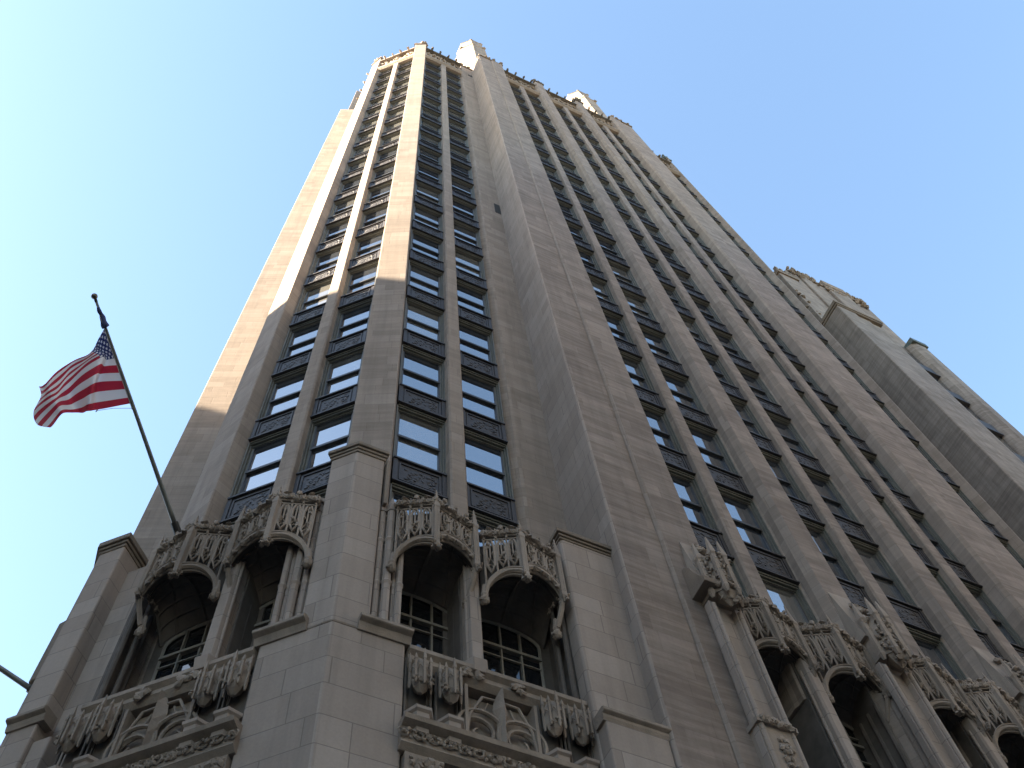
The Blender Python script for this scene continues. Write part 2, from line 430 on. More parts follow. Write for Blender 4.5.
# heads of the piers
def pier_head(cx, cy, wd, dp, z, rot, mat, tall=1.6):
    o = MB(); r_ = random.Random(int(cx * 10))
    o.box(cx - wd / 2 - .08, cx + wd / 2 + .08, cy - .08, cy + dp, z, z + .3)
    o.box(cx - wd / 2 + .08, cx + wd / 2 - .08, cy + .1, cy + dp, z + .3, z + tall * .6)
    for i in range(14):
        o.lump((cx + r_.uniform(-wd / 2, wd / 2), cy + r_.uniform(-.08, .25), z + r_.uniform(.1, tall * .7)), r_.uniform(.1, .2), 1, 1, 1, r_)
    for sx in (-1, 1):
        o.lathe(cx + sx * (wd / 2 - .08), cy + .1, [(.1, z + .3), (.1, z + tall * .6), (.03, z + tall), (.08, z + tall + .05), (.02, z + tall + .2)], 5)
    o.build('pier_head', mat, tower, rot)
def head_on(a, b, z, mat, tall=1.6):   # a,b: world plan ends of a front
    d = Vector((b[0] - a[0], b[1] - a[1])); rot = math.degrees(math.atan2(d.y, d.x)); c, s_ = math.cos(R(-rot)), math.sin(R(-rot))
    f = lambda p: (p[0] * c - p[1] * s_, p[0] * s_ + p[1] * c)
    A, B = f(a), f(b); pier_head((A[0] + B[0]) / 2, A[1], B[0] - A[0], .9, z, rot, mat, tall)
head_on(corner[1], corner[0], PTOP, M['carve'])
mc_ = mir(corner); head_on(mc_[0], mc_[1], PTOP, M['carve'])
for a, b_ in PX: head_on((a + .1, 8.65), (b_ - .1, 8.65), PTOP - .5, M['crest'])
for a, b_ in ((7.46, 8.45), (8.55, 9.5), (19.8, 20.8), (20.85, 21.8)): head_on((a, 8.65), (b_, 8.65), PTOP - .8, M['carvebrown'], 1.1)
head_on((6.4, 10.14), (7.4, 10.14), PTOP, M['carvebrown'], 1.)
head_on((21.9, 10.14), (23.0, 10.14), PTOP, M['copper'], 1.)
head_on((25.9, 9.9), (26.6, 9.9), PTOP, M['copper'], 1.)
# vents of the flat pier: dark plates paint the shade inside the holes
o = MB(); o.box(7.12, 7.4, 10.125, 10.2, 46.7, 48.2); o.build('vent', M['darkvoid'], tower)
o = MB(); o.box(7.0, 7.36, 10.128, 10.2, 88.2, 89.0); o.build('vent', M['darkvoid'], tower)

# stone turrets that stand over the buttresses (crown)
def turret(cx, cy, z1):
    o = MB(); r_ = random.Random(5)
    o.lathe(cx, cy, [(1.6, 88), (1.6, z1 - 6), (1.68, z1 - 5.9), (1.68, z1 - 5.5), (1.5, z1 - 5.3), (1.42, z1 - .9), (1.5, z1 - .8), (1.4, z1 - .4), (.5, z1 + 1.2)], 8, R(22.5))
    for j in range(8):
        a = R(45 * j + 22.5); x, y = cx + 1.6 * math.cos(a), cy + 1.6 * math.sin(a)
        for q in range(5): o.lump((x + r_.uniform(-.1, .1), y + r_.uniform(-.1, .1), z1 - 5.6 + r_.uniform(-.4, .4)), .13, 1, 1, 1, r_)
        o.lump((cx + 1.4 * math.cos(a), cy + 1.4 * math.sin(a), z1 - .5), .13, 1, 1, 1.6, r_)
    return o.build('turret', M['carve'], tower)
turret(8.55, 11.2, 116)
turret(21.1, 11.2, 116)
turret(1.5, 18.8, 108)

# ------------------------------------------------------------ carved base
def lumps_line(b, p0, p1, n, r, jit, rr, sy=1.):
    for i in range(n):
        t = (i + rr.random()) / n
        b.lump([p0[q] + (p1[q] - p0[q]) * t + rr.uniform(-jit, jit) for q in range(3)], r * rr.uniform(.7, 1.3), 1, sy, 1, rr)

def canopy_parts(hi=.62, ho=.82, proj=.32, seed=1):
    """openwork gothic canopy; x<0 is the side towards the corner; y=0 wall plane, z absolute"""
    rr = random.Random(seed)
    L, C, Q_ = (-hi, .0), (0., -proj), (ho, -.10)
    zt, zs, zc = 17.34, 15.62, 16.2
    b = MB()
    def archL(t): return zs + (zc - zs) * math.sqrt(max(0, 1 - (1 - t) ** 2.1)) + .1 * math.sin(math.pi * t)
    def archR(t): return zc + .06 + .28 * math.sin(math.pi * t) ** .6 + .06 * (1 - t)
    for side, (P, arch, nl) in enumerate(((L, archL, 3), (Q_, archR, 3))):
        sgn = 1 if P[0] < 0 else -1
        pt = lambda t, dy=0.: (P[0] + (C[0] - P[0]) * t, P[1] + (C[1] - P[1]) * t + dy)
        crv = [(*pt(t / 14), arch(t / 14)) for t in range(15)]
        b.tube(crv, .05, 6); b.tube([(c[0], c[1] - .035, c[2] + .06) for c in crv], .022, 5); b.tube([(c[0], c[1] + .05, c[2] - .05) for c in crv], .032, 5)
        for t in [k / 5 + .1 for k in range(5)]:
            if side: b.lump((*pt(t, -.02), arch(t) - .05), .06, 1, 1, 1, rr)
        for z, r in ((zt, .035), (zt - .1, .02)): b.tube([(*pt(.02), z), (*pt(.98), z)], r, 5)
        ts = [.06, .36, .64, .93]
        for t in ts: b.tube([(*pt(t), arch(t)), (*pt(t), zt - .05)], .02, 5)
        for t0, t1 in zip(ts[:-1], ts[1:]):
            tm = (t0 + t1) / 2; zb = zt - .12; lo = arch(tm) + .06; h = zb - lo
            hexa = [(*pt(t0 + (t1 - t0) * f), lo + h * g_) for f, g_ in ((.16, .32), (.16, .80), (.34, .97), (.66, .97), (.84, .80), (.84, .32), (.5, .12))]
            b.tube(hexa, .027, 5, True)
            b.tube([hexa[0], (*pt(tm), lo + h * .5), hexa[5]], .016, 4)
            b.tube([(*pt(tm), lo + h * .5), (*pt(tm), lo + h * .97)], .016, 4)
            ring = [(pt(tm)[0] + math.cos(a_) * .055, pt(tm)[1], lo + h * .27 + math.sin(a_) * .065) for a_ in [k * math.pi / 4 for k in range(8)]]
            b.tube(ring, .016, 4, True)
            for q in range(4): b.lump((*pt(tm + rr.uniform(-.1, .1), .0), lo + h * rr.uniform(.1, .9)), rr.uniform(.03, .05), 1, 1, 1, rr)
        lumps_line(b, (*pt(.02, -.03), zt + .03), (*pt(.98, -.03), zt + .05), 40, .055, .025, rr)
        lumps_line(b, (*pt(.02, .05), zt + .1), (*pt(.96, .05), zt + .16), 34, .055, .05, rr)
        lumps_line(b, (*pt(.05, .18), zt + .26), (*pt(.9, .2), zt + .36), 34, .065, .07, rr)
        for t0, t1 in zip(ts[:-1], ts[1:]):
            tm = (t0 + t1) / 2
            b.tube([(*pt(t0, -.02), zt - .06), (*pt(tm, -.03), zt + .2), (*pt(t1, -.02), zt - .06)], .018, 4)
            b.lump((*pt(tm, -.03), zt + .23), .05, 1, 1, 1.4, rr)
        for t in ts: b.lathe(*pt(t, -.02), [(.02, zt - .1), (.026, zt + .05), (.032, zt + .07), (.006, zt + .24)], 4, R(45))
        for k in range(9):   # curling stems over the top rail
            t = (k + .5) / 9; p0 = pt(t)
            b.tube([(p0[0] - .07, p0[1], zt + .02), (p0[0] - .03, p0[1] - .03, zt + .14), (p0[0] + .04, p0[1], zt + .16), (p0[0] + .07, p0[1] + .03, zt + .05)], .014, 4)
    # flank going back to the wall on the outer side
    for z in (zt, 16.4, 16.9): b.tube([(ho, -.1, z), (ho + .02, .5, z - .0)], .03, 5)
    for y in (.05, .2, .35): b.tube([(ho, y, 16.3), (ho, y, zt)], .025, 5)
    lumps_line(b, (ho, -.05, zt + .05), (ho, .5, zt + .1), 16, .05, .04, rr)
    lumps_line(b, (ho + .01, -.05, 16.7), (ho + .01, .4, 16.8), 14, .05, .2, rr)
    # rib from the hanging pinnacle back to its corbel
    b.tube([(ho, -.1, 16.15), (ho - .0, -.03, 15.98), (ho - .02, .08, 15.75), (ho - .04, .14, 15.62)], [.045, .05, .05, .05], 6)
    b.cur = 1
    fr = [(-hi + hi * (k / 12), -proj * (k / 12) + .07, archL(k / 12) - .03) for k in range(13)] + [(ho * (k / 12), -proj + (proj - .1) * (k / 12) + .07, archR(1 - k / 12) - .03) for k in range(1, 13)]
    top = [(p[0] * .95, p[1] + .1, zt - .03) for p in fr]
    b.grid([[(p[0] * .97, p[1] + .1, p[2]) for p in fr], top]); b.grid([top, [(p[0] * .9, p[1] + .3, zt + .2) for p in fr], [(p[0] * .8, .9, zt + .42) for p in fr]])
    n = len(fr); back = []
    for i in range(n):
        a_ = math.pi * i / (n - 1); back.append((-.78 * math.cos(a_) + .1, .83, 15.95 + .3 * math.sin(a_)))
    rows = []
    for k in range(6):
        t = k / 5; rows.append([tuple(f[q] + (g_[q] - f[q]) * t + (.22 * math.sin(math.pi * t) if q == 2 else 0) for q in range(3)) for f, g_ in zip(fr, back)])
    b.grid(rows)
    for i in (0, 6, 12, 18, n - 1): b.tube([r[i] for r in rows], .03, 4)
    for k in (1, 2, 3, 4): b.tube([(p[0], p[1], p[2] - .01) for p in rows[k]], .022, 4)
    b.cur = 0
    def pin(w_, z0, z1, tip):
        p = MB(); a = w_ / 2
        p.lathe(0, 0, [(a * .2, z0 - .16), (a * .6, z0 - .1), (a * 1.1, z0 - .03), (a * 1.1, z0), (a, z0 + .05), (a, z1 - .2), (a * 1.25, z1 - .16), (a * 1.1, z1 - .08), (a * .9, z1 - .05), (a * .15, tip)], 4, R(45))
        for s_ in (-1, 1): p.box(s_ * a * .35 - .01, s_ * a * .35 + .01, -a * .78, -a * .6, z0 + .1, z1 - .3)
        for q in range(10): p.lump((rr.uniform(-a, a), rr.uniform(-a, a), z0 - .08 + rr.uniform(-.08, .08)), .04, 1, 1, 1, rr)
        for q in range(8):
            f = q / 8; p.lump(((1 - f) * a * (1 if q % 2 else -1), 0, z1 - .05 + (tip - z1) * f), .022, 1, 1, 1, rr)
        return p
    return b, pin(.13, 16.05, 17.35, 17.78), pin(.14, 16.2, 17.5, 17.95)
can_, cp_, sp_ = canopy_parts()
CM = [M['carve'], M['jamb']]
can_me = {1: can_.mesh('canopy', CM), -1: can_.mesh('canopy', CM, mirror=True)}
cp_me = cp_.mesh('pinnacle', M['carve']); sp_me = sp_.mesh('pinnacle', M['carve'])
bo_ = MB(); _r2 = random.Random(8)
bo_.lathe(0, 0, [(.02, 15.4), (.06, 15.44), (.08, 15.52), (.055, 15.57), (.07, 15.62), (.05, 15.7), (.03, 15.9)], 8)
for q in range(10): bo_.lump((_r2.uniform(-.05, .05), _r2.uniform(-.05, .05), 15.5 + _r2.uniform(-.06, .08)), .045, 1, 1, 1, _r2)
boss_me = bo_.mesh('boss', M['carve'])
def canopy(rot, x, y, sg=1):
    c, s_ = math.cos(R(rot)), math.sin(R(rot))
    o = place('canopy', can_me[sg], tower, rot, (x * c - y * s_, x * s_ + y * c, 0))
    def sub(name, me, dx, dy):
        q = bpy.data.objects.new(name, me); COL.objects.link(q); q.parent = o; q.location = (dx * sg, dy, 0)
    sub('pinnacle', cp_me, 0, -.35); sub('pinnacle', sp_me, .83, -.13)
    sub('boss', boss_me, -.62, .0); sub('boss', boss_me, .78, .18)
    return o

def arched_window(rot, x, y, wd, z0, zs, rise):
    """leaded window with segmental head: muntins + glass"""
    b = MB(); hw = wd / 2
    top = lambda xx: zs + rise * math.sqrt(max(0, 1 - (xx / hw) ** 2))
    arc = [(x + hw * math.cos(a), y, zs + rise * math.sin(a)) for a in [math.pi * k / 14 for k in range(15)]]
    b.tube([(x + hw, y, z0)] + arc + [(x - hw, y, z0)], .035, 4)
    for k in range(1, 4):
        xx = -hw + wd * k / 4; b.box(x + xx - .014, x + xx + .014, y - .03, y + .03, z0, top(xx))
    zz = z0 + .6
    while zz < zs - .1:
        b.box(x - hw, x + hw, y - .02, y + .02, zz - .012, zz + .012); zz += .6
    b.box(x - hw, x + hw, y - .05, y + .04, zs - .37, zs - .31)
    o = b.build('arched_window', M['muntin'], tower, rot)
    g_ = MB(); pts = [(x + hw, y + .03, z0), *[(p[0], y + .03, p[2]) for p in arc], (x - hw, y + .03, z0)]
    g_.add(pts, [tuple(range(len(pts)))])
    q = g_.mesh('pane', M['glassdark']); po = bpy.data.objects.new('pane', q); COL.objects.link(po); po.parent = o
    return o

def ledge(rot, x0, x1, y, z0, z1, out=.13, mat=None):
    b = MB(); h = z1 - z0
    b.profile(x0, x1, [(y + .2, z0), (y - .03, z0), (y - .05, z0 + h * .25), (y - out * .45, z0 + h * .5), (y - out * .9, z0 + h * .6), (y - out, z0 + h * .65), (y - out, z0 + h * .85), (y - out * .5, z1), (y + .2, z1)])
    return b.build('ledge', mat or M['carve'], tower, rot)

def niche(rot, x, y, seed):
    """statue niche: hexagonal crown canopy, shafts, pedestal"""
    rr = random.Random(seed); b = MB()
    b.lathe(x, y - .02, [(.03, 12.86), (.1, 12.94), (.135, 13.05), (.135, 13.38), (.08, 13.5)], 6)
    for k in range(5):
        a = R(180 + 180 * k / 4); px, py = x + .16 * math.cos(a), y - .02 + .16 * math.sin(a)
        b.lathe(px, py, [(.012, 12.9 + .04 * (k % 2)), (.024, 12.97), (.022, 13.4), (.034, 13.42), (.008, 13.64 - .1 * (k % 2))], 4, R(45))
        b.tube([(px, py, 13.2), (x + .16 * math.cos(a + .39), y - .02 + .16 * math.sin(a + .39), 13.28), (x + .16 * math.cos(a + .78), y - .02 + .16 * math.sin(a + .78), 13.2)], .012, 4)
    for q in range(16): b.lump((x + rr.uniform(-.15, .15), y - rr.uniform(.05, .17), 13.03 + rr.uniform(-.06, .08)), .03, 1, 1, 1, rr)
    b.build('niche_crown', M['carve'], tower, rot)
    b = MB()
    b.lathe(x, y - .0, [(.17, 12.0), (.175, 12.36), (.215, 12.39), (.22, 12.44), (.18, 12.47)], 6)
    b.build('pedestal', M['base'], tower, rot)
    b = MB()
    for dx in (-.19, .19):
        b.tube([(x + dx, y + .06, 12.2), (x + dx, y + .06, 13.6)], .018, 5); b.tube([(x + dx * .8, y + .1, 12.2), (x + dx * .8, y + .1, 13.6)], .014, 5)
    b.box(x - .15, x + .15, y + .14, y + .35, 12.2, 13.5)
    b.build('niche_shaft', M['jamb'], tower, rot)

def fleur(rot, x0, x1, y, z0, z1):
    """blind tracery panel: centre lily and curled circles"""
    b = MB(); cx = (x0 + x1) / 2; hw = (x1 - x0) / 2; h = z1 - z0
    b.box(x0, x1, y + .22, y + .5, z0, z1)
    b.box(x0, x1, y + .02, y + .22, z0, z0 + .05)
    ring = lambda px, pz, r, t=.035, dy=0.: b.tube([(px + r * math.cos(a), y + dy, pz + r * math.sin(a)) for a in [k * math.pi / 10 for k in range(20)]], t, 6, True)
    for s_ in (-1, 1):
        px = cx + s_ * hw * .54; pz = z0 + h * .36
        ring(px, pz, h * .3, .035, .05); ring(px, pz, h * .2, .025, .12)
        sp = [(px + s_ * (h * .25 * (1 - k / 22)) * math.cos(k * .42), y + .1, pz + (h * .25 * (1 - k / 22)) * math.sin(k * .42)) for k in range(18)]
        b.tube(sp, [.04 * (1 - k / 30) for k in range(18)], 6)
        b.tube([(cx + s_ * hw * .1, y + .06, z1 - .1), (cx + s_ * hw * .5, y + .04, z1 - .14), (cx + s_ * hw * .85, y + .05, z0 + h * .55), (cx + s_ * hw * .97, y + .06, z0 + h * .1)], .024, 6)
        b.tube([(cx + s_ * hw * .3, y + .1, z1 - .16), (cx + s_ * hw * .42, y + .1, z1 - .36), (cx + s_ * hw * .6, y + .1, z1 - .3)], .02, 6)
        b.box(cx + s_ * hw, cx + s_ * (hw - .05), y, y + .25, z0, z1)
    # centre leaf, ridged
    prof = [(.03, 0.), (.045, .12), (.04, .35), (.08, .55), (.125, .7), (.1, .84), (.02, 1.04)]
    vs = []
    for r, t in prof: vs += [(cx - r, y + .06, z0 + .04 + h * t), (cx, y - .08, z0 + .04 + h * t), (cx + r, y + .06, z0 + .04 + h * t), (cx, y + .16, z0 + .04 + h * t)]
    fs = []
    for i in range(len(prof) - 1):
        for j in range(4): fs.append((i * 4 + j, i * 4 + (j + 1) % 4, (i + 1) * 4 + (j + 1) % 4, (i + 1) * 4 + j))
    b.add(vs, fs + [(3, 2, 1, 0), tuple(range(len(vs) - 4, len(vs)))])
    return b.build('tracery_panel', M['carve'], tower, rot)

def base_bay(rot, X0, sg, Y, c1, c2, uend, seed, nu, f0):
    """the pair of balconies beside the corner; u runs from the corner outwards"""
    rr = random.Random(seed); X = lambda u: X0 + sg * u
    # wall under the openings, with the opening for niches and tracery
    b = MB(); b.box(X(1.16), X(uend + .2), Y + .3, Y + 1.6, 0, 13.5); b.build('base_wall', M['base'], tower, rot)
    # shoulder of the corner pier below the ledge
    ledge(rot, X(.4), X(1.22), Y, 13.8, 14.08, .15)
    # window plane wall with jambs
    mid = (c1 + c2) / 2
    openings = ((c1, 1.5), (c2, 1.5))
    for c, wd in openings: arched_window(rot, X(c + .06), Y + .8, wd, 13.55, 15.92, .3)
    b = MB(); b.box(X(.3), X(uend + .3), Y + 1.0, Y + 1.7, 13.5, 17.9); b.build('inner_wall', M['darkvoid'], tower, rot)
    # spandrel wall over the window heads: grid with arched cut
    b = MB()
    for c, wd in openings:
        hw = wd / 2; n = 12
        for i in range(n):
            a0, a1 = math.pi * i / n, math.pi * (i + 1) / n
            p = lambda a: (hw * math.cos(a), 15.92 + .3 * math.sin(a))
            (xa, za), (xb, zb) = p(a0), p(a1)
            b.add([(X(c + .06) + xa, Y + .79, za), (X(c + .06) + xb, Y + .79, zb), (X(c + .06) + xb, Y + .79, 17.4), (X(c + .06) + xa, Y + .79, 17.4)], [(0, 1, 2, 3)])
        for s_ in (-1, 1): b.box(X(c + .06) + s_ * hw, X(c + .06) + s_ * (hw + .3), Y + .79, Y + .99, 13.5, 17.4)
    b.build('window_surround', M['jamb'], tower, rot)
    # mullion shaft between the balconies and jamb shafts
    def shafts(u0, u1, name='shaft'):
        b = MB(); w_ = u1 - u0; a, z = X(u0), X(u1); lo, hi = min(a, z), max(a, z); wd = hi - lo
        b.prism([(lo + wd * .1, Y + .3), (lo + wd * .1, Y + .06), (lo + wd * .2, Y), (lo + wd * .8, Y), (lo + wd * .9, Y + .06), (lo + wd * .9, Y + .3)], 13.7, 17.3)
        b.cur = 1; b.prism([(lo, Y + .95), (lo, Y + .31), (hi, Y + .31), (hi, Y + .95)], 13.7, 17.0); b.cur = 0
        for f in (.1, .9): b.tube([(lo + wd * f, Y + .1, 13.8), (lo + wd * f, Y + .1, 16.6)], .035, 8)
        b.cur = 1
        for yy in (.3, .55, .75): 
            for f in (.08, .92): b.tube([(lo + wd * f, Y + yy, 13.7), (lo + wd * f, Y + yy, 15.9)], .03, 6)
        b.cur = 0
        b.lathe(lo + wd / 2, Y + .1, [(.26 * wd / .4, 13.7), (.22, 13.95), (.14, 14.05)], 6)
        return b.build(name, [M['base'], M['jamb']], tower, rot, bevel=.01)
    shafts(mid - .1, mid + .18)
    b = MB()
    for du, dy, r in ((.66, .12, .06), (.8, .05, .07), (.94, .1, .05), (1.0, .02, .055)):
        b.tube([(X(du), Y + dy, 14.05), (X(du), Y + dy, 17.5)], r, 8)
        b.lathe(X(du), Y + dy, [(r * 1.3, 17.3), (r * 1.4, 17.45), (.01, 17.8)], 6)
        for z in (15.2, 16.4): b.lathe(X(du), Y + dy, [(r, z - .06), (r * 1.35, z), (r, z + .06)], 8)
    b.box(X(.6), X(1.0), Y + .16, Y + .9, 13.9, 17.3)
    b.build('shaft', M['base'], tower, rot)
    b = MB()
    for du, dy, r in ((uend - .08, .12, .05), (uend - .14, .3, .04), (uend - .05, .5, .05)):
        b.tube([(X(du), Y + dy, 13.75), (X(du), Y + dy, 16.5)], r, 8)
    b.box(X(uend - .0), X(uend + .045), Y + .12, Y + .99, 13.5, 16.9)  # thin dark lining sheet, stands for shade in the reveal
    b.build('shaft', M['jamb'], tower, rot)
    # sill rail with leaf bosses
    b = MB(); b.profile(X(1.2), X(uend), [(Y + .5, 13.45), (Y + .08, 13.45), (Y + .0, 13.55), (Y + .02, 13.66), (Y - .05, 13.72), (Y - .05, 13.8), (Y + .1, 13.86), (Y + .9, 13.9), (Y + .9, 13.45)])
    for u in (2.2, 2.9): 
        for q in range(7): b.lump((X(u + rr.uniform(-.14, .14)), Y - .03, 13.62 + rr.uniform(-.07, .07)), .06, 1.3, .7, 1, rr)
    b.build('sill_rail', M['carve'], tower, rot)
    for i, u in enumerate(nu): niche(rot, X(u), Y + .0, seed * 10 + i)
    fleur(rot, min(X(f0), X(f0 + 1.15)), max(X(f0), X(f0 + 1.15)), Y + .02, 12.2, 13.42)
    # entablature with vine frieze
    b = MB()
    b.profile(X(1.1), X(uend + .35), [(Y + .5, 11.7), (Y - .04, 11.7), (Y - .12, 11.78), (Y - .1, 11.82), (Y - .1, 12.06), (Y - .22, 12.1), (Y - .24, 12.17), (Y - .1, 12.2), (Y + .5, 12.22)])
    n = int((uend - .8) / .07)
    for i in range(n):
        u = 1.12 + (uend - .8) * i / n
        b.lump((X(u), Y - .13 + rr.uniform(-.02, .02), 11.94 + .06 * math.sin(i * 1.3)), rr.uniform(.03, .05), 1, .9, 1, rr)
        b.lump((X(u + .03), Y - .12, 11.94 - .06 * math.sin(i * 1.3)), rr.uniform(.02, .04), 1, .9, 1, rr)
        if i % 3 == 0: b.tube([(X(u) + .07 * math.cos(a), Y - .13, 11.94 + .07 * math.sin(a)) for a in [k * math.pi / 4 for k in range(8)]], .018, 4, True)
    b.build('vine_frieze', M['carve'], tower, rot)
    # shield blocks and window grille under it
    b = MB(); b.box(X(1.18), X(1.72), Y - .06, Y + .3, 10.9, 11.68)
    for q in range(80): b.lump((X(1.45 + rr.uniform(-.23, .23)), Y - .07, 11.3 + rr.uniform(-.36, .34)), rr.uniform(.03, .065), 1, .9, 1, rr)
    b.build('shield_block', M['carve'], tower, rot)
    b = MB(); gx0, gx1 = X(1.75), X(uend - .2); 
    lo, hi = min(gx0, gx1), max(gx0, gx1); xx = lo
    while xx < hi: b.box(xx - .014, xx + .014, Y + .1, Y + .14, 9.5, 11.7); xx += .12
    zz = 9.5
    while zz < 11.7: b.box(lo, hi, Y + .095, Y + .145, zz - .012, zz + .012); zz += .12
    b.build('grille', M['muntin'], tower, rot)
    canopy(rot, X(c1), Y - .06, sg); canopy(rot, X(c2), Y - .06, sg)
    # roof slab behind the canopies
    b = MB(); b.profile(X(.6), X(uend), [(Y + .3, 17.0), (Y + .25, 17.35), (Y + .95, 17.75), (Y + 1.4, 17.8), (Y + 1.4, 17.0)]); b.build('canopy_roof', M['carve'], tower, rot)

base_bay(RB, 2.25, 1, 9.1, 1.45, 3.08, 4.08, 21, (1.38, 1.84, 3.46, 3.9), 2.08)
b = MB(); b.box(-8.74, -9.52, 8.4, 9.6, 0, 18.1); b.build('base_wall', M['base'], tower, RA, bevel=.02)
base_bay(RA, -4.82, -1, 8.05, 1.2, 2.8, 3.92, 22, (1.36, 1.81, 3.4, 3.87), 2.0)

# corner pier of the base, its cap
def prism_part(name, pts, z0, z1, mat, bevel=.025):
    b = MB(); b.prism(pts, z0, z1); return b.build(name, mat, tower, bevel=bevel)
cA = lambda u, w_: ((lambda t, d: ((-t + d) * .70710678, (t + d) * .70710678))(4.82 + u, 8.05 - w_))   # plan point in the left frame
cB = lambda u, w_: (2.25 + u, 9.1 - w_)
KN = (2.275, 9.1)
prism_part('base_corner_pier', [KN, cB(.58, 0), cB(.58, -1.1), (2.6, 10.4), cA(.54, -1.0), cA(.54, 0)], 13.84, 18.95, M['base'], .035)
prism_part('base_corner_pier', [KN, cB(1.15, 0), cB(1.15, -1.4), (2.6, 10.4), cA(1.15, -1.4), cA(1.15, 0)], 0, 13.84, M['base'], .035)
def off(k): return [(KN[0] - .2 * k, KN[1] - 1. * k), cB(.58 + .55 * k, k), cB(.58 + .55 * k, -1.1), (2.6, 10.3), cA(.54 + .55 * k, -1.0), cA(.54 + .55 * k, k)]
b = MB()
for k, z0, z1 in ((.025, 18.91, 19.0), (.05, 19.0, 19.08), (.09, 19.08, 19.19)): b.prism(off(k), z0, z1)
b.prism(off(.04), 19.19, 19.25)
b.box(2.86, 2.93, 9.06, 9.5, 17.4, 18.95)
b.build('pier_cap', M['carvebrown'], tower, bevel=.015)

# right end pier of the base with cap and lower stage
def capped(pts, z0, z1, k=.1):
    prism_part('base_pier', pts, z0, z1, M['base'])
prism_part('base_pier', [(6.34, 8.98), (6.38, 8.94), (7.45, 8.94), (7.45, 10.3), (6.34, 10.3)], 0, 18.15, M['base'])
b = MB()
for k, z0, z1 in ((.02, 18.12, 18.19), (.05, 18.19, 18.26), (.09, 18.26, 18.38)): b.box(6.34 - k, 7.44, 8.94 - k, 10.2, z0, z1)
b.build('pier_cap', M['carvebrown'], tower, bevel=.015)
prism_part('base_pier', [(6.36, 8.72), (7.415, 8.72), (7.415, 9.2), (6.36, 9.2)], 0, 13.2, M['base'])
ledge(RB, 6.32, 7.45, 8.75, 13.08, 13.33, .1)
# left end pier
def PA(t, d): return ((-t + d) * .70710678, (t + d) * .70710678)
prism_part('base_pier', [PA(9.5, 8.05), PA(10.02, 8.05), PA(10.45, 8.6), PA(10.45, 9.6), PA(9.5, 9.6)], 0, 18.5, M['base'], .03)
b = MB()
for k, z0, z1 in ((.02, 18.46, 18.55), (.05, 18.55, 18.63), (.09, 18.63, 18.78)): b.prism([PA(9.5 - k, 8.05 - k), PA(10.02 + k * .5, 8.05 - k), PA(10.45 + k, 8.6 - k * .5), PA(10.45 + k, 9.5), PA(9.5 - k, 9.5)], z0, z1)
b.build('pier_cap', M['carvebrown'], tower, bevel=.015)
ledge(RA, -10.02, -9.38, 8.05, 13.8, 14.05, .12)
prism_part('base_pier', [PA(9.2, 8.12), PA(9.5, 8.12), PA(9.5, 9.4), PA(9.2, 9.4)], 0, 13.5, M['base'])
# west side steps glimpsed past the left silhouette
b = MB(); b.prism([(-1.57, 13.7), (-1.46, 13.55), (-1.0, 13.9), (-1.1, 14.3)], 15.85, 17.45); b.build('west_corbel', M['carvebrown'], tower, bevel=.03)
b = MB(); b.prism([(-1.6, 13.3), (-1.48, 13.1), (-1.0, 13.6), (-1.2, 14.2)], 12.5, 13.6); b.build('west_corbel', M['carvebrown'], tower, bevel=.03)

# ------------------------------------------------------------ base of the long face
def tall_canopy(x, y, z0, z1, seed):
    """narrow carved niche head that tapers up onto a pier"""
    rr = random.Random(seed); b = MB(); w_ = .3
    b.prism([(x - w_, y + .4), (x - w_, y + .05), (x - .12, y - .18), (x + .12, y - .18), (x + w_, y + .05), (x + w_, y + .4)], z0, z1 - .5,
            lambda p: z1 - .55 if p[1] > y + .3 else z1 - 1.0)
    for px, py in ((x - w_, y), (x - .13, y - .22), (x + .13, y - .22), (x + w_, y)):
        b.lathe(px, py, [(.03, z0 - .15), (.075, z0), (.06, z0 + .06), (.06, z1 - 1.1), (.085, z1 - 1.05), (.015, z1 - .5)], 5)
    for (p0, p1) in (((x - w_, y), (x - .13, y - .22)), ((x - .13, y - .22), (x + .13, y - .22)), ((x + .13, y - .22), (x + w_, y))):
        for i in range(34):
            t = rr.random(); b.lump((p0[0] + (p1[0] - p0[0]) * t, p0[1] + (p1[1] - p0[1]) * t - .02, rr.uniform(z0, z1 - 1.)), rr.uniform(.025, .05), 1, 1, 1.2, rr)
    for i in range(26):
        t = rr.random(); b.lump((x + rr.uniform(-.3, .3) * (1 - t), y - .15 * (1 - t) + .25 * t, z1 - 1. + t * .9), .07, 1, 1, 1, rr)
    b.lathe(x, y - .04, [(.02, z0 - .3), (.1, z0 - .2), (.2, z0 - .02), (.18, z0 + .02)], 6)
    for q in range(8): b.lump((x + rr.uniform(-.15, .15), y - rr.uniform(0, .2), z0 - .15 + rr.uniform(-.1, .08)), .07, 1, 1, 1, rr)
    b.build('niche_crown', M['carve'], tower)

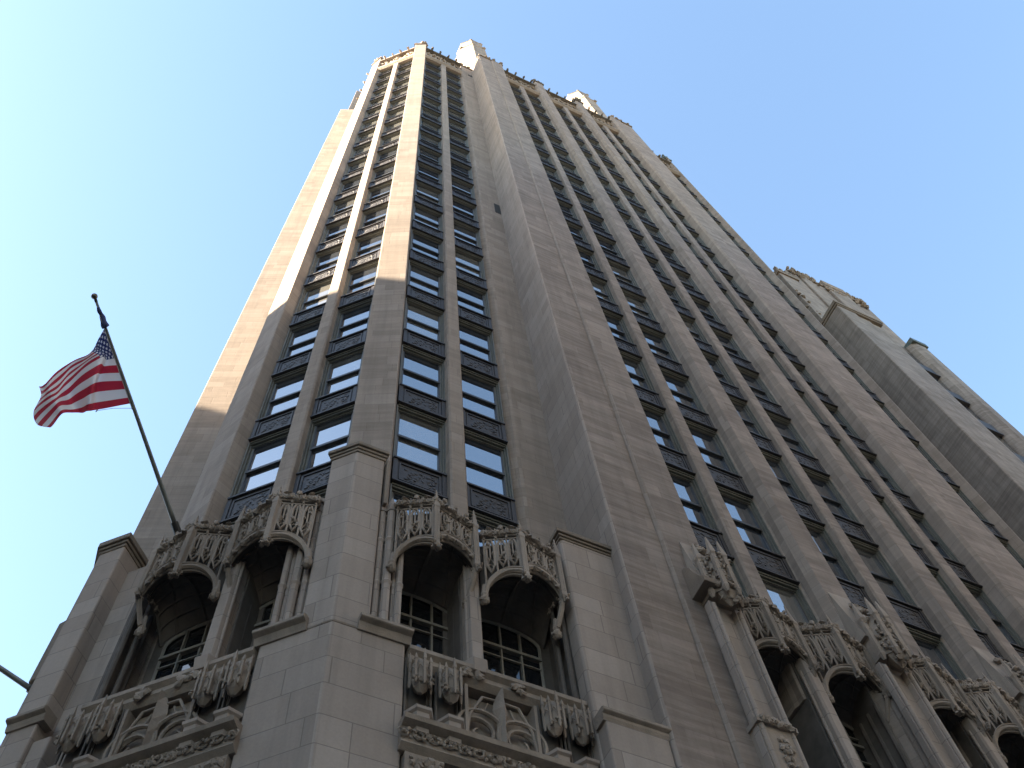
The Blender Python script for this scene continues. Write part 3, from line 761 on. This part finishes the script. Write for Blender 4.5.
def pilaster(xa, xb, y, zc):
    """paired shafts with a sunk panel, moulded band and emblem block"""
    b = MB()
    b.box(xa, xb, y + .1, y + .6, 0, zc)
    for xx in (xa, xb): b.box(xx - .07, xx + .07, y - .02, y + .12, 0, zc - .2); b.tube([(xx, y - .04, 0), (xx, y - .04, zc - .3)], .045, 8)
    b.build('pilaster', M['base'], tower, bevel=.012)
    b = MB(); rr = random.Random(int(xa * 7))
    b.box(xa - .1, xb + .1, y - .1, y + .2, 13.65, 13.75)
    b.box(xa - .06, xb + .06, y - .05, y + .2, 11.9, 13.65)
    for i in range(26): b.lump((xa + (xb - xa) * i / 25, y - .1, 13.7 + rr.uniform(-.03, .05)), .06, 1, 1, 1, rr)
    for i in range(20): b.lump(((xa + xb) / 2 + rr.uniform(-.1, .1), y - .07, 13.15 + rr.uniform(-.28, .28)), .055, 1, .8, 1, rr)
    b.build('emblem_block', M['carve'], tower)
SPOTS = [(8.95, 9.5), (12.68, 13.26), (16.46, 17.06), (19.9, 20.5)]
for i, (a, b_) in enumerate(SPOTS):
    pilaster(a, b_, 8.38, 17.0)
    tall_canopy((a + b_) / 2, 8.25, 16.9, 19.0, 40 + i)
    b = MB(); xm = (a + b_) / 2   # sloped weathering that flares out of the pier
    b.add([(a - .1, 8.66, 17.5), (b_ + .1, 8.66, 17.5), (b_ + .1, 8.3, 17.5), (a - .1, 8.3, 17.5), (a + .02, 8.66, 19.5), (b_ - .02, 8.66, 19.5)],
          [(0, 1, 2, 3), (3, 2, 5, 4), (0, 3, 4), (1, 5, 2), (0, 4, 5, 1)])
    b.build('weathering', M['carve'], tower)
# moulded stop beside the first niche crown
b = MB()
prof = [(8.1, 17.0), (8.1, 17.14), (8.22, 17.3), (8.3, 17.5), (8.38, 17.75), (8.5, 17.9), (8.66, 17.95), (8.66, 17.0)]
b.profile(8.72, 9.02, prof); b.build('moulded_stop', M['carvebrown'], tower, bevel=.01)

cbays = [((10.2, 11.8), 9.58, 12.5), ((13.99, 15.59), 13.42, 16.33), ((17.7, 19.25), 17.2, 19.95)]
for i, (cs, x0, x1) in enumerate(cbays):
    for j, c in enumerate(cs):
        canopy(RB, c, 8.68)
        arched_window(RB, c + .06, 9.5, 1.4, 9.8, 15.92, .3)
    m_ = sum(cs) / 2
    b = MB(); b.prism([(m_ - .1, 8.84), (m_ - .1, 8.66), (m_ - .06, 8.62), (m_ + .1, 8.62), (m_ + .14, 8.66), (m_ + .14, 8.84)], 0, 17.2)
    b.cur = 1; b.prism([(m_ - .14, 9.6), (m_ - .14, 8.85), (m_ + .16, 8.85), (m_ + .16, 9.6)], 0, 17.0); b.box(x0 + .001, x0 + .05, 8.78, 9.6, 0, 16.9); b.box(x1 - .05, x1 - .001, 8.78, 9.6, 0, 16.9); b.cur = 0  # thin dark lining sheets stand for shade inside the opening
    for f in (-.14, .14): b.tube([(m_ + f + .02, 8.77, 0), (m_ + f + .02, 8.77, 16.2)], .03, 8)
    b.build('shaft', [M['base'], M['jamb']], tower, bevel=.01)
    b = MB()
    for xx in (x0 + .04, x1 - .04):
        for dy in (.15, .4, .65): b.tube([(xx, 8.65 + dy, 0), (xx, 8.65 + dy, 16)], .05, 8)
    b.build('shaft', M['jamb'], tower)
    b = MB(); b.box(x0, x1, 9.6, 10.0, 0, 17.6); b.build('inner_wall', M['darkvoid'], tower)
    b = MB()
    for c in cs:
        n = 12
        for k in range(n):
            a0, a1 = math.pi * k / n, math.pi * (k + 1) / n
            xa, za, xb, zb = c + .06 + .7 * math.cos(a0), 15.92 + .3 * math.sin(a0), c + .06 + .7 * math.cos(a1), 15.92 + .3 * math.sin(a1)
            b.add([(xa, 9.48, za), (xb, 9.48, zb), (xb, 9.48, 17.4), (xa, 9.48, 17.4)], [(0, 1, 2, 3)])
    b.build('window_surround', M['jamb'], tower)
    b = MB(); b.profile(x0, x1, [(8.85, 17.0), (8.8, 17.3), (9.3, 17.75), (9.6, 17.8), (9.6, 17.0)]); b.build('canopy_roof', M['carve'], tower)
    b = MB(); b.profile(x0, x1, [(9.5, 11.4), (8.75, 11.4), (8.6, 11.6), (8.6, 11.9), (8.75, 12.0), (9.5, 12.0)]); b.build('sill_rail', M['carve'], tower)
    for j, xx in enumerate((m_ - .35, m_ + .35)): pass

# ------------------------------------------------------------ lower wing on the right
wing = tag(empty('wing_building', (30.6, 9.9, 0)), 'lower stone wing with stepped parapet behind the right side of the tower', 'building')
def wpart(name, b, mat, bevel=.04):
    b.v = [(p[0] - 30.6, p[1] - 9.9, p[2]) for p in b.v]; return b.build(name, mat, wing, bevel=bevel)
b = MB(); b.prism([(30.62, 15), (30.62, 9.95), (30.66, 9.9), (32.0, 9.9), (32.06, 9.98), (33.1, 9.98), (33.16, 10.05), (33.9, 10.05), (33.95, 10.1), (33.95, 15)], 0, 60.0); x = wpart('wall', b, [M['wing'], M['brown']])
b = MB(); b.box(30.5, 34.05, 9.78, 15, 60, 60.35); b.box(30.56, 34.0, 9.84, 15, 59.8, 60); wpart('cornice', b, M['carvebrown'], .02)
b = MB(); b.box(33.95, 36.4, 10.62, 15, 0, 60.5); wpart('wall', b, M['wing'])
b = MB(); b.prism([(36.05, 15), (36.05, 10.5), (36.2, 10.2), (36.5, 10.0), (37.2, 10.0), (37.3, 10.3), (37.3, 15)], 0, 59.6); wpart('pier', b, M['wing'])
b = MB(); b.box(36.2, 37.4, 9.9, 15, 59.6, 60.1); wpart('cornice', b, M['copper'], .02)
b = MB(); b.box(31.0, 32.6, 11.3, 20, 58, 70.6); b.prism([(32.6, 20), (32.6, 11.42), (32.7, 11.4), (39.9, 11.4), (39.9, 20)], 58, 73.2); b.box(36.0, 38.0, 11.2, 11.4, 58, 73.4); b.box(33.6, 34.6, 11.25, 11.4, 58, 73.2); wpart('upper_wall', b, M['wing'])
rr = random.Random(9)
b = MB(); b.box(30.9, 32.7, 11.2, 20, 70.4, 71.0); b.box(32.8, 40.0, 11.3, 20, 73.2, 73.6); 
for i in range(22):
    if i in (4, 5, 11, 12, 17): continue
    xx = 31.0 + i * .41
    if xx < 32.5:
        b.box(xx, xx + .2, 11.2, 11.45, 70.9, 71.6); continue
    b.box(xx, xx + .2, 11.2, 11.45, 73.5, 74.1 + .3 * (i % 3 == 0))
b.box(36.0, 38.0, 11.15, 12.5, 73.3, 74.3)
for i in range(90): b.lump((rr.uniform(32.8, 39.8), 11.25, rr.uniform(72.2, 73.7)), .13, 1, 1, 1, rr)
wpart('parapet', b, M['carvebrown'], 0)
b = MB()
for i in range(40): b.lump((31.0 + rr.uniform(-.08, .25), 11.35 + rr.uniform(-.1, 1.2), 62 + rr.uniform(0, 5)), .15, 1, 1, 1, rr)
wpart('finial', b, M['carvebrown'], 0)
for k in range(16):
    z = 3.2 + 3.7 * k
    if z > 57: continue
    b = MB(); b.box(34.0, 36.04, 10.4, 10.61, z, z + 1.1); b.box(34.0, 36.04, 10.34, 10.61, z - .15, z)
    wpart('spandrel', b, M['metal'], 0)
    b = MB(); b.box(34.05, 34.9, 10.55, 10.61, z + 1.1, z + 3.5); b.box(35.15, 36.0, 10.55, 10.61, z + 1.1, z + 3.5); wpart('window', b, M['glass'], 0)

# ------------------------------------------------------------ pale office block across the street (casts the shadow on the lower tower)
opp = tag(empty('office_block', (-62, 20, 0)), 'pale stone office block across the street', 'building')
OH = 33 + 47 * math.tan(R(SUN_EL)) / math.cos(R(180 - SUN_AZ)) * 1.0
b = MB(); b.box(-75, -47, -40, 75, 0, OH); b.v = [(p[0] + 62, p[1] - 20, p[2]) for p in b.v]; b.build('wall', M['opposite'], opp)
b = MB(); b.box(-75.4, -46.6, -40.4, 75.4, OH - .9, OH); b.v = [(p[0] + 62, p[1] - 20, p[2]) for p in b.v]; b.build('cornice', M['opposite'], opp)
b = MB()
for k in range(int(OH // 4) - 1):
    for i in range(28):
        y0 = -38 + i * 4; b.box(-46.98, -46.9, y0, y0 + 2, 3 + 4 * k, 5.4 + 4 * k)
b.v = [(p[0] + 62, p[1] - 20, p[2]) for p in b.v]; o = b.build('windows', M['glassdark'], opp); o['kind'] = 'stuff'
def block(name, label, x0, x1, y0, y1, h, face):
    t = tag(empty(name, (x0, y0, 0)), label, 'building')
    b = MB(); b.box(0, x1 - x0, 0, y1 - y0, 0, h); b.build('wall', M['opposite'], t)
    b = MB(); b.box(-.4, x1 - x0 + .4, -.4, y1 - y0 + .4, h - 1.2, h + .3); b.build('cornice', M['opposite'], t)
    b = MB(); n = int((x1 - x0) // 4)
    for k in range(int(h // 4) - 1):
        for i in range(n): b.box(1 + 4 * i, 3 + 4 * i, y1 - y0 + .02, y1 - y0 + .1, 3 + 4 * k, 5.4 + 4 * k)
    o = b.build('windows', M['glassdark'], t); o['kind'] = 'stuff'
block('office_block', 'broad pale office block out of view, added to shade the side street', -6, 60, -60, -25, 58, 1)  # unseen block, added to shade the ground and hold back sky light
block('office_block', 'lower pale office block out of view, added further along the side street', 66, 130, -60, -25, 40, 1)  # second unseen block, added to cut sky light from the south

# ------------------------------------------------------------ flag poles, flag, rope
BP, TP = Vector((-.22, 12.1, 18.95)), Vector((-3.26, 9.12, 21.05))
def flagpole(base, tip, label, cat='flagpole'):
    t = tag(empty('flagpole', base), label, cat)
    d = tip - base; n = 10
    b = MB(); b.tube([d * (i / n) for i in range(n + 1)], [.048 - .022 * i / n for i in range(n + 1)], 10); b.build('pole', M['pole'], t, smooth=True)
    b = MB(); u = d.normalized()
    b.tube([d, d + u * .05], .03, 8); bb = MB()
    bm = bmesh.new(); bmesh.ops.create_uvsphere(bm, u_segments=14, v_segments=8, radius=.062); me = bpy.data.meshes.new('ball'); bm.to_mesh(me); bm.free()
    me.materials.append(M['brass']); q = place('ball', me, t, 0, d + u * .11)
    b.build('truck', M['rail'], t)
    b = MB(); b.tube([u * -.05, u * .22], .075, 10); b.build('socket', M['rail'], t)
    return t
flagpole(BP, TP, 'grey flagpole slanting up from the leftmost carved canopy and flying the flag')
B2 = Vector((-1.25, 13.3, 15.25)); flagpole(B2, B2 + Vector((-3.9, -.3, 1.35)), 'purplish flagpole jutting past the left edge of the base, cut off by the frame')

ctrl = [[(-2.928, 9.432, 20.83), (-2.727, 9.636, 20.687), (-2.511, 9.848, 20.537), (-2.224, 10.145, 20.328), (-1.929, 10.438, 20.121)],
[(-2.986, 9.788, 20.869), (-2.87, 9.939, 20.828), (-2.684, 10.018, 20.652), (-2.669, 10.421, 20.44), (-2.477, 10.797, 20.082)],
[(-2.967, 9.861, 20.471), (-2.878, 9.826, 20.376), (-2.776, 9.876, 20.349), (-2.69, 10.274, 20.002), (-2.572, 10.704, 19.75)],
[(-3.286, 10.298, 20.529), (-3.226, 10.446, 20.468), (-3.16, 10.556, 20.261), (-3.029, 10.788, 20.144), (-2.779, 10.923, 19.941)],
[(-3.521, 10.584, 19.978), (-3.388, 10.626, 19.848), (-3.267, 10.724, 19.796), (-3.146, 10.769, 19.643), (-2.984, 10.87, 19.587)],
[(-3.632, 10.866, 20.285), (-3.535, 11.052, 20.26), (-3.537, 11.228, 19.939), (-3.4, 11.428, 19.892), (-3.153, 11.321, 19.779)]]
FA = [0, .22, .40, .65, .87, 1.]; FB = [0, .27, .54, .77, 1.]
def interp(ts, vs, t):
    i = max(j for j in range(len(ts) - 1) if ts[j] <= t + 1e-9); u = (t - ts[i]) / (ts[i + 1] - ts[i])
    P = [Vector(vs[max(0, min(len(vs) - 1, i + k))]) for k in (-1, 0, 1, 2)]
    return .5 * ((2 * P[1]) + (P[2] - P[0]) * u + (2 * P[0] - 5 * P[1] + 4 * P[2] - P[3]) * u * u + (-P[0] + 3 * P[1] - 3 * P[2] + P[3]) * u ** 3)
NU, NV = 60, 52
vs, uvs = [], []
for j in range(NV + 1):
    for i in range(NU + 1):
        a, b_ = i / NU, j / NV
        p = interp(FA, [interp(FB, row, b_) for row in ctrl], a)
        p += Vector((.5, .5, .2)) * (.035 * math.sin(a * 16 + b_ * 5) * a + .015 * math.sin(a * 31 - b_ * 9) * a)
        vs.append(p); uvs.append((a, b_))
fs = [(j * (NU + 1) + i, j * (NU + 1) + i + 1, (j + 1) * (NU + 1) + i + 1, (j + 1) * (NU + 1) + i) for j in range(NV) for i in range(NU)]
me = bpy.data.meshes.new('flag'); me.from_pydata(vs, [], fs); uvl = me.uv_layers.new(name='UVMap')
for lp in me.loops: uvl.data[lp.index].uv = uvs[lp.vertex_index]
me.polygons.foreach_set('use_smooth', [True] * len(me.polygons))
q = NT('flag_cloth'); tc = q.n('ShaderNodeTexCoord'); sp = q.n('ShaderNodeSeparateXYZ'); q.l(tc.outputs['UV'], sp.inputs[0])
ua, ub = sp.outputs[0], sp.outputs[1]
st = q.math('LESS_THAN', q.math('FRACT', q.math('MULTIPLY', ub, 6.5)), .5)
can = q.math('MULTIPLY', q.math('LESS_THAN', ua, .4), q.math('LESS_THAN', ub, 7 / 13))
su = q.math('MULTIPLY', ua, 11 / .4); sv = q.math('MULTIPLY', ub, 9 / (7 / 13))
par = q.math('MODULO', q.math('ADD', q.math('FLOOR', su), q.math('FLOOR', sv)), 2.)
dx = q.math('SUBTRACT', q.math('FRACT', su), .5); dy = q.math('SUBTRACT', q.math('FRACT', sv), .5)
# five-pointed star: radius limit varies with the angle
ang = q.math('ARCTAN2', dx, q.math('MULTIPLY', dy, -1.)); rad = q.math('SQRT', q.math('ADD', q.math('MULTIPLY', dx, dx), q.math('MULTIPLY', dy, dy)))
lim = q.math('ADD', .36, q.math('MULTIPLY', q.math('COSINE', q.math('MULTIPLY', ang, 5.)), .16))
star = q.math('MULTIPLY', q.math('LESS_THAN', rad, lim), q.math('LESS_THAN', par, .5))
c = q.mix(st, (.72, .69, .68), (.42, .025, .05)); c = q.mix(can, c, q.mix(star, (.02, .03, .12), (.72, .7, .72)))
q.l(c, q.b.inputs['Base Color']); q.b.inputs['Roughness'].default_value = .8
tr = q.n('ShaderNodeBsdfTranslucent'); q.l(c, tr.inputs[0]); ms = q.n('ShaderNodeMixShader'); ms.inputs[0].default_value = .35
q.l(q.b.outputs[0], ms.inputs[1]); q.l(tr.outputs[0], ms.inputs[2]); q.l(ms.outputs[0], q.o.inputs[0])
me.materials.append(q.m)
fl = place('flag', me)
tag(fl, 'red, white and blue stars and stripes flag blowing on the slanting pole', 'flag')
# gathered cloth wrapped round the pole above the flag
u = (TP - BP).normalized()
b = MB(); pts = []; rs = []
P0, P1 = Vector(ctrl[0][0]) - u * .02, TP - u * .12
n = 14
for i in range(n + 1):
    t = i / n; pts.append(P0 + (P1 - P0) * t + Vector((0, 0, -.02 * math.sin(t * 9)))); rs.append(.034 + .045 * (1 - t) ** 1.5 + .004 * math.sin(t * 17))
b.tube(pts, rs, 8)
NV_ = NT('navy_cloth'); NV_.b.inputs['Base Color'].default_value = (.03, .04, .12, 1); NV_.b.inputs['Roughness'].default_value = .8
o = b.build('gathered_cloth', NV_.m, fl, smooth=True)
# halyard
b = MB(); c0 = Vector(ctrl[0][4]); c1 = Vector(ctrl[1][4])
b.tube([c1, c1 + Vector((0, 0, -.09))], .012, 5); b.tube([c1 + Vector((0, 0, -.05)), (c1 + c0) / 2 + Vector((0, 0, -.08)), c0 - u * .1], .005, 5)
b.tube([c0 - u * .1 + Vector((0, 0, -.07)), TP - u * .3 + Vector((0, 0, -.07))], .006, 5)
o = tag(b.build('halyard', M['rope']), 'thin pale halyard line running below the flag to its slanting pole', 'rope')
